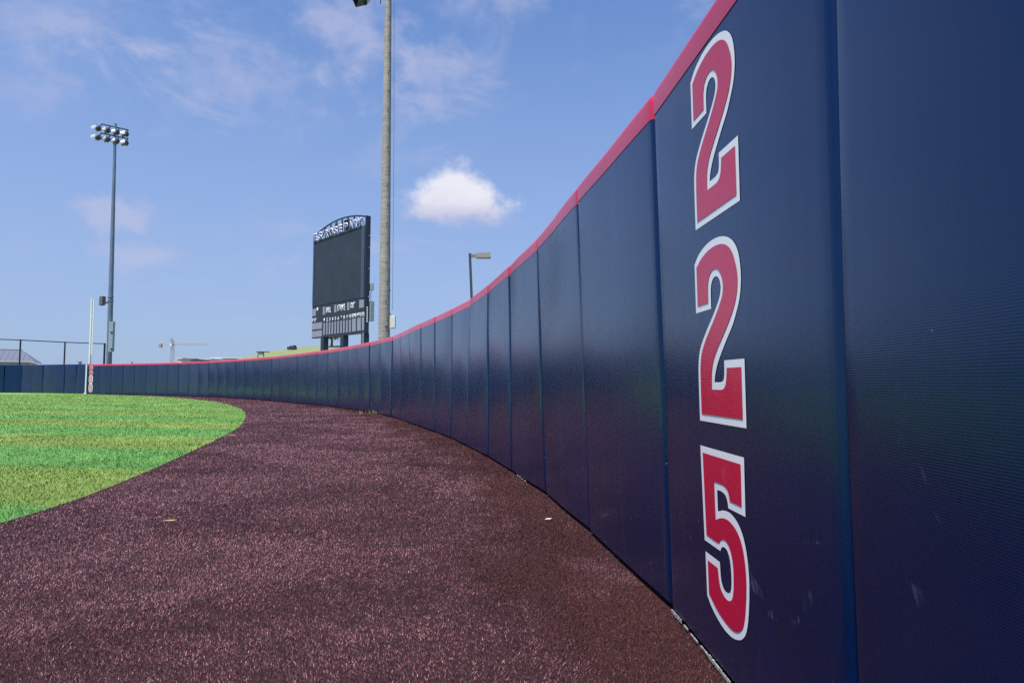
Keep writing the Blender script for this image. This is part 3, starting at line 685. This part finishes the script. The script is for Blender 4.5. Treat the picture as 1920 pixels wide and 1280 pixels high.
sbox('loudspeaker', 1.62, 1.80, 11.20, 11.60, -0.5, -0.2, MATS['speaker_black'])
sg = sbox('sign_rail', 0.0, 7.25, 11.06, 11.10, 0.0, 0.10, sb_frame)
for txt, u0, u1 in (('E', 0.0, 0.56), ('.', 0.60, 0.70), ('S', 0.76, 1.36), ('.', 1.42, 1.52), ('R', 1.84, 2.42), ('O', 2.50, 3.08), ('S', 3.16, 3.74), ('E', 3.83, 4.40),
                    ('P', 4.67, 5.24), ('A', 5.30, 5.92), ('R', 6.00, 6.56), ('K', 6.63, 7.22)):
    z1 = 11.21 if txt == '.' else 11.69
    words('letter_outline', txt, u0, u1, 11.11, z1, 0.04, sb_white, sg, 0.045, 0.02)
    if txt != '.': words('letter_face', txt, u0 + 0.045, u1 - 0.045, 11.155, z1 - 0.045, 0.062, sb_blue, sg, 0.008, 0.015)
for u0 in (1.42, 4.38, 7.18): sbox('post', u0, u0 + 0.46, 0, 3.968, -0.36, 0.02 if u0 < 7 else -0.02, sb_post)
for u, z0, z1 in ((7.64, 0, 4.02), (7.50, 0, 3.95)): MB().tube([sp(u, z0, 0.06), sp(u, z1, 0.06)], 0.028, 8).build('conduit', cabinet, sbo)
# vertical lettering strip and boxes on the near end
ends = (SNM, ST, Vector((0, 0, 1)))
for k in range(6):
    za = 4.68 + k * 0.175
    MB().box(sp(SW + 0.006, za + 0.075, -0.15), (0.075, 0.012, 0.155), ends).build('end_lettering', sb_white, sbo)
MB().box(sp(SW - 0.02, 5.42, -0.46), (0.26, 0.30, 1.30), ends).build('control_box', cabinet, sbo)
MB().box(sp(SW - 0.02, 7.02, -0.46), (0.20, 0.25, 0.45), ends).build('control_box', pbr('box_pale', (0.40, 0.45, 0.50), 0.5), sbo)
MB().tube([sp(SW, 6.8, -0.40), sp(SW, 6.05, -0.40)], 0.02, 6).build('conduit', dsteel, sbo)
for z in (6.36, 8.2, 9.6, 10.4): MB().box(sp(SW + 0.02, z, -0.22), (0.06, 0.05, 0.07), ends).build('bracket', cabinet, sbo)

# ------------------------------------------------------------------ concrete light pole
def concrete_mat():
    m = bpy.data.materials.new('spun_concrete'); m.use_nodes = True; t = m.node_tree; n = NT(t); b = t.nodes['Principled BSDF']
    pos = n.node('ShaderNodeNewGeometry').outputs['Position']; x, y, z = n.sep(pos)
    f = n.noise(n.scale(pos, 1, 1, 5), 2.6, 6, 0.65); g = n.noise(n.scale(pos, 5, 5, 0.4), 1.3, 5, 0.6)
    c = n.mix(n.ramp(f, 0.3, 0.7), (0.20, 0.185, 0.17), (0.33, 0.315, 0.30))
    c = n.mix(n.ramp(g, 0.50, 0.70, 0.0, 0.45), c, (0.31, 0.235, 0.165))
    n.put(b.inputs['Base Color'], c); b.inputs['Roughness'].default_value = 0.85
    bp = n.node('ShaderNodeBump'); bp.inputs['Strength'].default_value = 0.4; bp.inputs['Distance'].default_value = 0.02
    n.put(bp.inputs['Height'], f); n.put(b.inputs['Normal'], bp.outputs[0]); return m
CY = 35.0
b = at(720.3, 640, CY); b.z = 0; t0_ = at(727.9, 0, CY); up = (t0_ - b).normalized(); tp = b + up * 23.0
cpo = empty('concrete_light_pole', b, 0, 'thick weathered concrete light pole rising out of the picture beside the scoreboard', 'light pole')
MB().tube([b + up * (23.0 * k / 8) for k in range(9)], [0.315 - 0.155 * k / 8 for k in range(9)], 28).build('pole', concrete_mat(), cpo)
for k in range(19):
    h = 2.9 + k * 1.0; q = b + up * h; r = 0.315 - 0.155 * h / 23
    a_ = R(-62 if k % 2 else -70); d = Vector((math.cos(a_), math.sin(a_), 0))
    MB().tube([q + d * (r - 0.02), q + d * (r + 0.13) + Vector((0.02, 0, 0.02)), q + d * (r + 0.15) + Vector((0.06, 0, 0.11))], 0.016, 6).build('step_bolt', dsteel, cpo)
cw = b + Vector((0.36, -0.1, 0))
MB().tube([cw + Vector((0.06, 0, 4.5)), cw + up * 13 + Vector((0.05, 0, 0)), cw + up * 22.8 + Vector((-0.05, 0, 0))], 0.009, 6).build('ground_wire', dsteel, cpo)
MB().tube([at(724, 549, CY) , at(732.3, 544, CY - 0.2)], 0.02, 6).build('wire_bracket', dsteel, cpo)
bx = MB().box(at(736.6, 603.5, CY - 0.05), (0.27, 0.26, 0.66)).build('service_box', pbr('box_cream', (0.60, 0.62, 0.58), 0.5, var=0.08), cpo)
MB().box(at(736.6, 603.5, CY - 0.20), (0.22, 0.03, 0.58)).build('door', MATS['box_cream'], bx)
MB().box(at(731.8, 601, CY), (0.06, 0.16, 0.72)).build('box_mount', steel, cpo)
MB().box(at(723.8, 604.5, CY - 0.31), (0.13, 0.03, 0.32)).build('hand_hole_cover', pbr('zinc', (0.27, 0.27, 0.30), 0.5, 0.2), cpo)
cross = b + up * 22.3
bd = Vector((0.93, 0.36, 0))
MB().box(cross, (4.2, 0.12, 0.14), (bd, Vector((-0.36, 0.93, 0)), Vector((0, 0, 1)))).build('crossbar', dsteel, cpo)
def box_light(pos, aim):
    aim = aim.normalized(); s = aim.cross(Vector((0, 0, 1))).normalized(); u_ = s.cross(aim)
    mb = MB().tube([pos - aim * 0.30, pos - aim * 0.24, pos - aim * 0.10, pos + aim * 0.04], [0.10, 0.20, 0.29, 0.33], 18)
    o = mb.build('floodlight', alu, cpo)
    MB().tube([pos + aim * 0.04, pos + aim * 0.07], 0.35, 18).build('lens_ring', dsteel, o)
    v = MB(); c0 = pos + aim * 0.08
    v.box(c0 + aim * 0.22 + u_ * 0.26, (0.66, 0.50, 0.02), (s, aim, u_)); v.build('visor_top', alu, o)
    v = MB()
    for q in (-1, 1): v.box(c0 + aim * 0.22 + s * 0.325 * q + u_ * 0.02, (0.02, 0.50, 0.46), (s, aim, u_))
    v.box(c0 + aim * 0.22 - u_ * 0.20, (0.62, 0.46, 0.02), (s, aim, u_)); v.build('visor_body', sb_post, o)
    return o
for k, off in enumerate((-1.75, -0.62, 0.62, 1.75)):
    q = cross + bd * off
    pos = q + Vector((0, -0.2, -0.55))
    if k == 0: pos = at(684, 1, CY) + Vector((0, 0, 0.12))
    if k > 0: pos = cross + bd * off + Vector((0, 0, 0.7))
    o = box_light(pos, Vector((-0.8, -0.35, -0.42)))
    MB().tube([q, pos + Vector((0.15, 0, 0.15))], 0.04, 8).build('arm', dsteel, o)
MB().tube([at(713.5, -30, CY), at(713.4, 7, CY)], 0.03, 8).build('conduit', dsteel, cpo)

# ------------------------------------------------------------------ car-park lamp
bronze = pbr('bronze_pole', (0.055, 0.060, 0.085), 0.5, 0.1)
PY = 40.0
b0 = at(884.6, 565, PY); tpp = at(881.0, 475, PY); up = (tpp - b0).normalized(); foot = b0 - up * (b0.z / up.z)
pl = empty('parking_lamp', foot, 0, 'square dark lamp post with flat shoebox lamp head leaning slightly behind the wall', 'street lamp')
def sq(a_, b_, w, name, mat, parent):
    d = (b_ - a_).normalized(); x_ = (Vector((1, 0, 0)) - d * d.x).normalized(); return MB().box((a_ + b_) / 2, (w, w, (b_ - a_).length), (x_, d.cross(x_), d)).build(name, mat, parent)
sq(foot, tpp, 0.145, 'pole', bronze, pl)
MB().box(foot + Vector((0, 0, 0.12)), (0.5, 0.5, 0.24)).build('footing', pbr('footing', (0.35, 0.34, 0.32), 0.9), pl)
taupe = pbr('lamp_taupe', (0.23, 0.215, 0.215), 0.5, var=0.08)
a_, b_ = at(883.5, 480, PY), at(893.5, 479.5, PY)
MB().box((a_ + b_) / 2, ((b_ - a_).length, 0.12, 0.19)).build('arm', taupe, pl)
L, Rr = at(893, 479, PY), at(920.5, 479.5, PY - 0.1); c = (L + Rr) / 2; wd = (Rr - L).length
mb = MB(); hw = wd / 2
vs = [c + Vector(q) for q in ((-hw, -.2, -.15), (hw, -.2, -.13), (hw, .2, -.13), (-hw, .2, -.15), (-hw + .02, -.17, .13), (hw - .05, -.17, .17), (hw - .05, .17, .17), (-hw + .02, .17, .13))]
mb.add(vs, [(3, 2, 1, 0), (4, 5, 6, 7), (0, 1, 5, 4), (1, 2, 6, 5), (2, 3, 7, 6), (3, 0, 4, 7)])
hd = mb.build('lamp_head', taupe, pl)
MB().box(c + Vector((0.02, 0, -0.155)), (wd * 0.86, 0.34, 0.02)).build('lens', pbr('lamp_lens', (0.25, 0.28, 0.20), 0.3), hd)

# ------------------------------------------------------------------ mound with benches and a tree
HY = 75.0
def mound_h(x, y):
    cx, cy = -21.0, 78.0
    a_ = ((x - cx) / (11.0 if x < cx else 13.0)) ** 2; b_ = ((y - cy) / 9.0) ** 2
    h = 4.95 * math.exp(-0.5 * a_ * 1.0) * math.exp(-0.5 * b_)
    return h + 0.12 * noise.noise(Vector((x * 0.5, y * 0.5, 0))) * (h / 3)
me = bpy.data.meshes.new('grassy_mound'); nx, ny = 90, 50
vs = [(-75 + 110 * i / (nx - 1), 54 + 48 * j / (ny - 1)) for j in range(ny) for i in range(nx)]
me.from_pydata([(x, y, mound_h(x, y) - 0.08) for x, y in vs], [], [(j * nx + i, j * nx + i + 1, (j + 1) * nx + i + 1, (j + 1) * nx + i) for j in range(ny - 1) for i in range(nx - 1)])
me.polygons.foreach_set('use_smooth', [True] * len(me.polygons))
mm = pbr('mound_grass', (0.12, 0.20, 0.06), 0.9, scale=0.45, col2=(0.20, 0.20, 0.10), bump=0.6)
tag(link('grassy_mound', me, mm), kind='structure')
dark = pbr('dark_plastic', (0.018, 0.022, 0.035), 0.6)
def ground_z(x, y): return mound_h(x, y) - 0.08
g = at(547.5, 652, 74.0); g.z = ground_z(g.x, g.y) - 0.02
bn = empty('slatted_bench', g, 0, 'small dark bench standing on top of the grassy mound', 'bench')
MB().box(g + Vector((0, 0, 0.20)), (0.95, 0.35, 0.30)).build('seat', dark, bn)
MB().box(g + Vector((0.22, 0.1, 0.43)), (0.40, 0.10, 0.18)).build('backrest', dark, bn)
MB().box(g + Vector((-0.17, 0.1, 0.41)), (0.20, 0.10, 0.14)).build('backrest', dark, bn)
g = at(490, 664, 70.0); g.z = ground_z(g.x, g.y)
h = at(490, 659.5, 70).z
sh = empty('low_shelter', g, 0, 'low dark framed shelter with white side at the left foot of the mound', 'shelter')
for dx in (-0.34, 0.25): MB().box((g.x + dx, g.y, (g.z + h) / 2), (0.06, 0.06, h - g.z)).build('post', dark, sh)
MB().box((g.x + 0.15, g.y, h), (1.2, 0.5, 0.07)).build('roof', dark, sh)
MB().box((g.x - 0.04, g.y + 0.1, h - 0.17), (0.5, 0.04, 0.26)).build('side_panel', white, sh)

def leaf_tree(name, base, h, crown_r, n, label, cat):
    t = empty(name, base, 0, label, cat)
    bark = pbr('bark', (0.16, 0.13, 0.10), 0.9, var=0.25, scale=8)
    leafm = MATS.get('leaf') or pbr('leaf', (0.085, 0.10, 0.035), 0.7, var=0.3, scale=1.5)
    mb = MB(); top = base + Vector((0, 0, h * 0.45)); mb.tube([base, base.lerp(top, 0.5) + Vector((.05, 0, 0)), top], [0.16, 0.12, 0.09], 8)
    tips = []
    for k in range(9):
        a_ = 2 * math.pi * k / 9 + random.uniform(-.3, .3); st = base.lerp(top, random.uniform(0.6, 1.0))
        e = st + Vector((math.cos(a_) * crown_r * random.uniform(.4, .8), math.sin(a_) * crown_r * random.uniform(.4, .8), h * random.uniform(0.0, 0.45)))
        mb.tube([st, st.lerp(e, .5) + Vector((0, 0, .1)), e], [0.07, 0.045, 0.02], 6); tips.append(e)
    mb.build('trunk', bark, t)
    mc = MB()
    for k in range(n):
        c = random.choice(tips) + Vector((random.gauss(0, 1), random.gauss(0, 1), random.gauss(0, .8))) * crown_r * 0.30
        a_ = Vector((random.gauss(0, 1), random.gauss(0, 1), random.gauss(0, 1))).normalized(); b_ = a_.orthogonal().normalized(); s = random.uniform(0.05, 0.13)
        mc.add([c - a_ * s, c + b_ * s * .55, c + a_ * s, c - b_ * s * .55], [(0, 1, 2, 3)])
    mc.build('crown', leafm, t); return t
g = at(621.5, 650, 76.0); g.z = ground_z(g.x, g.y) - 0.05
leaf_tree('young_tree', g, 2.7, 1.0, 2600, 'small leafy tree with thin trunk on the mound behind the scoreboard', 'tree')

# ------------------------------------------------------------------ field house, far left
FY = 88.0
roofm = pbr('metal_roof', (0.145, 0.155, 0.195), 0.45, 0.1, var=0.05, scale=0.6)
sid = pbr('pale_siding', (0.44, 0.47, 0.48), 0.7, var=0.06)
eR = at(63.5, 676.5, FY); ez = eR.z; rz_ = at(40.5, 656.2, FY + 3.4).z
LA, DA = Vector((-0.866, -0.5, 0)), Vector((-0.5, 0.866, 0)); FC = Vector((eR.x, eR.y, 0)); LEN, DEP, HIP = 24.0, 10.0, 1.8
def fp_(a_, b_, z): return FC + LA * a_ + DA * b_ + Vector((0, 0, z))
FAX = (LA, DA, Vector((0, 0, 1)))
fh = empty('field_house', fp_(LEN / 2, DEP / 2, 0), 0, 'low pale building with grey hipped metal roof behind the left fence', 'building')
rf = MB().add([fp_(LEN, 0, ez), fp_(0, 0, ez), fp_(0, DEP, ez), fp_(LEN, DEP, ez), fp_(LEN - HIP, DEP / 2, rz_), fp_(HIP, DEP / 2, rz_)], [(0, 1, 5, 4), (1, 2, 5), (2, 3, 4, 5), (3, 0, 4), (3, 2, 1, 0)]).build('roof', roofm, fh)
MB().tube([fp_(LEN - HIP, DEP / 2, rz_ + .02), fp_(HIP, DEP / 2, rz_ + .02)], 0.07, 6).build('ridge_cap', pbr('ridge', (0.07, 0.07, 0.12), 0.5), rf)
for k in range(1, 40):
    a_ = k * 0.6; kk = min(1.0, a_ / HIP, (LEN - a_) / HIP)
    MB().tube([fp_(a_, 0, ez + .02), fp_(a_, DEP / 2 * kk, ez + (rz_ - ez) * kk + .02)], 0.012, 4, False).build('roof_seam', roofm, rf)
MB().box(fp_(LEN / 2, -0.03, ez - 0.10), (LEN + 0.06, 0.06, 0.16), FAX).build('fascia', white, fh)
MB().box(fp_(-0.03, DEP / 2, ez - 0.10), (0.06, DEP, 0.16), FAX).build('fascia', white, fh)
MB().box(fp_(LEN / 2, DEP / 2, (ez - 0.2) / 2), (LEN - 0.9, DEP - 0.9, ez - 0.2), FAX).build('wall', sid, fh)
MB().box(fp_(0.38, 0.38, (ez - 0.2) / 2), (0.2, 0.2, ez - 0.2), FAX).build('corner_trim', white, fh)
for k in range(4): MB().box(fp_(3.5 + k * 4.5, 0.43, 1.5), (1.2, 0.08, 1.1), FAX).build('window', pbr('dark_glass', (0.03, 0.04, 0.05), 0.15), fh)

# ------------------------------------------------------------------ far things on the skyline
crane_m = pbr('crane_hazed', (0.40, 0.37, 0.40), 0.6, var=0.05)  # distance haze painted in: crane steel paled towards the sky colour
KY = 420.0
def lattice(parent, name, a_, b_, w, mat, bays):
    """four chords with zigzag bracing"""
    d = (b_ - a_).normalized(); x_ = d.cross(Vector((0, 1, 0))).normalized(); y_ = d.cross(x_); mb = MB(); cs = [(-1, -1), (1, -1), (1, 1), (-1, 1)]
    for i, j in cs: mb.tube([a_ + (x_ * i + y_ * j) * w / 2, b_ + (x_ * i + y_ * j) * w / 2], 0.11, 4, False)
    for k in range(bays):
        p0, p1 = a_.lerp(b_, k / bays), a_.lerp(b_, (k + 1) / bays)
        for q in range(4):
            i, j = cs[q]; i2, j2 = cs[(q + 1) % 4]
            if k % 2: i, j, i2, j2 = i2, j2, i, j
            mb.tube([p0 + (x_ * i + y_ * j) * w / 2, p1 + (x_ * i2 + y_ * j2) * w / 2], 0.06, 3, False)
    return mb.build(name, mat, parent)
kb = at(322, 690, KY); kb.z = 0; kt = at(321.4, 640, KY)
kr = empty('tower_crane', kb, 0, 'pale orange tower crane far away on the skyline', 'crane')
jz = at(321, 645, KY).z
lattice(kr, 'mast', kb, Vector((kb.x, kb.y, jz + 2)), 1.5, crane_m, 16)
lattice(kr, 'jib', Vector((kb.x, kb.y, jz)), Vector((at(383, 644, KY).x, kb.y + 4, jz)), 0.9, pbr('crane_jib', (0.46, 0.42, 0.46), 0.6), 14)
lattice(kr, 'counter_jib', Vector((kb.x, kb.y, jz)), Vector((at(299, 646, KY).x, kb.y, jz)), 0.9, pbr('crane_counter_jib', (0.55, 0.50, 0.50), 0.6), 6)
MB().box((at(301, 647, KY).x, kb.y, jz - 1.0), (1.6, 1.6, 2.4)).build('counterweight', pbr('counterweight', (0.40, 0.28, 0.26), 0.8), kr)
MB().box((at(322.5, 647, KY).x, kb.y - 1, jz - 0.6), (1.4, 1.4, 1.8)).build('cab', white, kr)
MB().tube([kt + Vector((0, 0, 2)), Vector((at(305, 645, KY).x, kb.y, jz))], 0.10, 4).build('stay', crane_m, kr)
MB().tube([kt + Vector((0, 0, 2)), Vector((at(360, 645, KY).x, kb.y, jz))], 0.08, 4).build('stay', crane_m, kr)
lattice(kr, 'peak', Vector((kb.x, kb.y, jz)), kt + Vector((0, 0, 2)), 0.8, crane_m, 3)

glass = pbr('window_blue', (0.10, 0.14, 0.20), 0.2)
def block(name, x0, x1, ytop, Y, depth, mat, label, roof=None, wins=0):
    a_ = at(x0, ytop, Y); b_ = at(x1, ytop, Y); w = b_.x - a_.x
    o = empty(name, ((a_.x + b_.x) / 2, Y + depth / 2, 0), 0, label, 'building')
    MB().box(((a_.x + b_.x) / 2, Y + depth / 2, a_.z / 2), (w, depth, a_.z)).build('wall', mat, o)
    MB().box(((a_.x + b_.x) / 2, Y + depth / 2, a_.z + 0.15), (w + 0.6, depth + 0.6, 0.3)).build('roof', roof or white, o)
    for k in range(wins):
        xx = a_.x + w * (k + 0.5) / wins
        MB().box((xx, Y - 0.02, a_.z - 2.0), (w / wins * 0.5, 0.1, 1.5)).build('window', glass, o)
    return o
pale = pbr('pale_wall', (0.66, 0.66, 0.66), 0.8, var=0.05)
greyw = pbr('grey_wall', (0.30, 0.36, 0.42), 0.8, var=0.05)
block('small_white_building', 332.8, 340.5, 672.6, 210, 6, pale, 'small bright white building beyond the wall just right of the crane', None, 2)
gb = block('grey_building', 341.5, 357, 674.5, 240, 12, greyw, 'grey flat building with dark rooftop unit beyond the wall', pbr('grey_roof', (0.24, 0.27, 0.30), 0.8), 3)
q = at(351.5, 672, 241); MB().box((q.x, 246, q.z - 0.1), (1.9, 3, 0.5)).build('rooftop_unit', pbr('rooftop_unit', (0.12, 0.14, 0.16), 0.7), gb)
block('blue_grey_building', 358.5, 368.5, 674.2, 260, 12, pbr('blue_wall', (0.20, 0.29, 0.40), 0.7), 'low blue grey building between grey and white buildings', pbr('blue_roof', (0.16, 0.24, 0.34), 0.7), 2)
block('white_hall', 377, 395, 674.0, 270, 14, pale, 'lower white hall left of the long white roof', None, 4)
block('long_white_hall', 396, 453, 671.4, 280, 22, pbr('hall_wall', (0.52, 0.58, 0.64), 0.7), 'long white roofed hall beside the left foot of the mound', None, 10)

wood = pbr('utility_wood', (0.05, 0.055, 0.07), 0.9)
def utility(px, ytop, Y, arm, label):
    t = at(px, ytop, Y); o = empty('utility_pole', (t.x, t.y, 0), 0, label, 'pole', 'distant utility poles')
    MB().tube([(t.x, t.y, 0), t], [0.19, 0.13], 8).build('pole', wood, o)
    if arm:
        MB().box(t + Vector((-0.25, 0, -0.15)), (arm, 0.14, 0.16)).build('crossarm', wood, o)
        MB().tube([t + Vector((-arm * 0.35, 0, -0.8)), t + Vector((-arm * 0.35, 0, -0.1))], 0.10, 6).build('insulator', wood, o)
utility(151.5, 677.5, 150, 0.9, 'distant utility pole with crossarm left of the foul pole')
utility(247.5, 677.8, 160, 0, 'short distant pole above the wall right of the light pole')

# ------------------------------------------------------------------ litter on the track
straw = pbr('dry_blade', (0.50, 0.38, 0.14), 0.7)
paper = pbr('paper_white', (0.75, 0.74, 0.72), 0.8)
def ground_at(px, py):
    d = RT * ((px - 960) / FPX) + UP * ((640 - py) / FPX) + FW
    return Vector((0, 0, EYE)) + d * (-EYE / d.z)
for (px, py, L, mat, ang, nm, lb, cat) in ((318, 983, 0.075, straw, 0.15, 'dry_leaf', 'yellow dry blade lying on the track near the grass edge, left foreground', 'leaf'),
        (434, 818, 0.16, straw, 0.1, 'dry_leaf', 'pale dry blade on the track just right of the grass curve', 'leaf'), 
        (1028, 980, 0.04, paper, 0.05, 'paper_scrap', 'small white scrap on the track close to the wall', 'scrap'), (693, 776, 0.25, straw, 0.3, 'weed_clump', 'pale weed clump growing at the foot of the wall', 'weed')):
    g = ground_at(px, py) + Vector((0, 0, 0.021)); mb = MB(); d = Vector((math.cos(ang), math.sin(ang), 0)); n_ = Vector((-d.y, d.x, 0))
    if nm == 'weed_clump':
        for k in range(40):
            q = g + d * random.uniform(-L, L) + n_ * random.uniform(-.05, .05); q.z = 0; t = q + Vector((random.uniform(-.06, .06), random.uniform(-.06, .06), random.uniform(.04, .13)))
            mb.add([q, q + d * 0.012, t], [(0, 1, 2)])
    else:
        pts = [(-.5, .0), (-.2, .09), (.2, .08), (.5, .0), (.2, -.07), (-.2, -.08)]; z = [0, .004, .003, .006, .002, .003]
        vs = [g + d * a_ * L + n_ * b_ * L * (1 if mat is straw else 2) + Vector((0, 0, z[i])) for i, (a_, b_) in enumerate(pts)]
        mb.add(vs + [v - Vector((0, 0, 0.0015)) for v in vs], [tuple(range(6)), tuple(range(11, 5, -1))] + [(i, (i + 1) % 6, 6 + (i + 1) % 6, 6 + i) for i in range(6)])
    tag(mb.build(nm, mat), lb, cat)
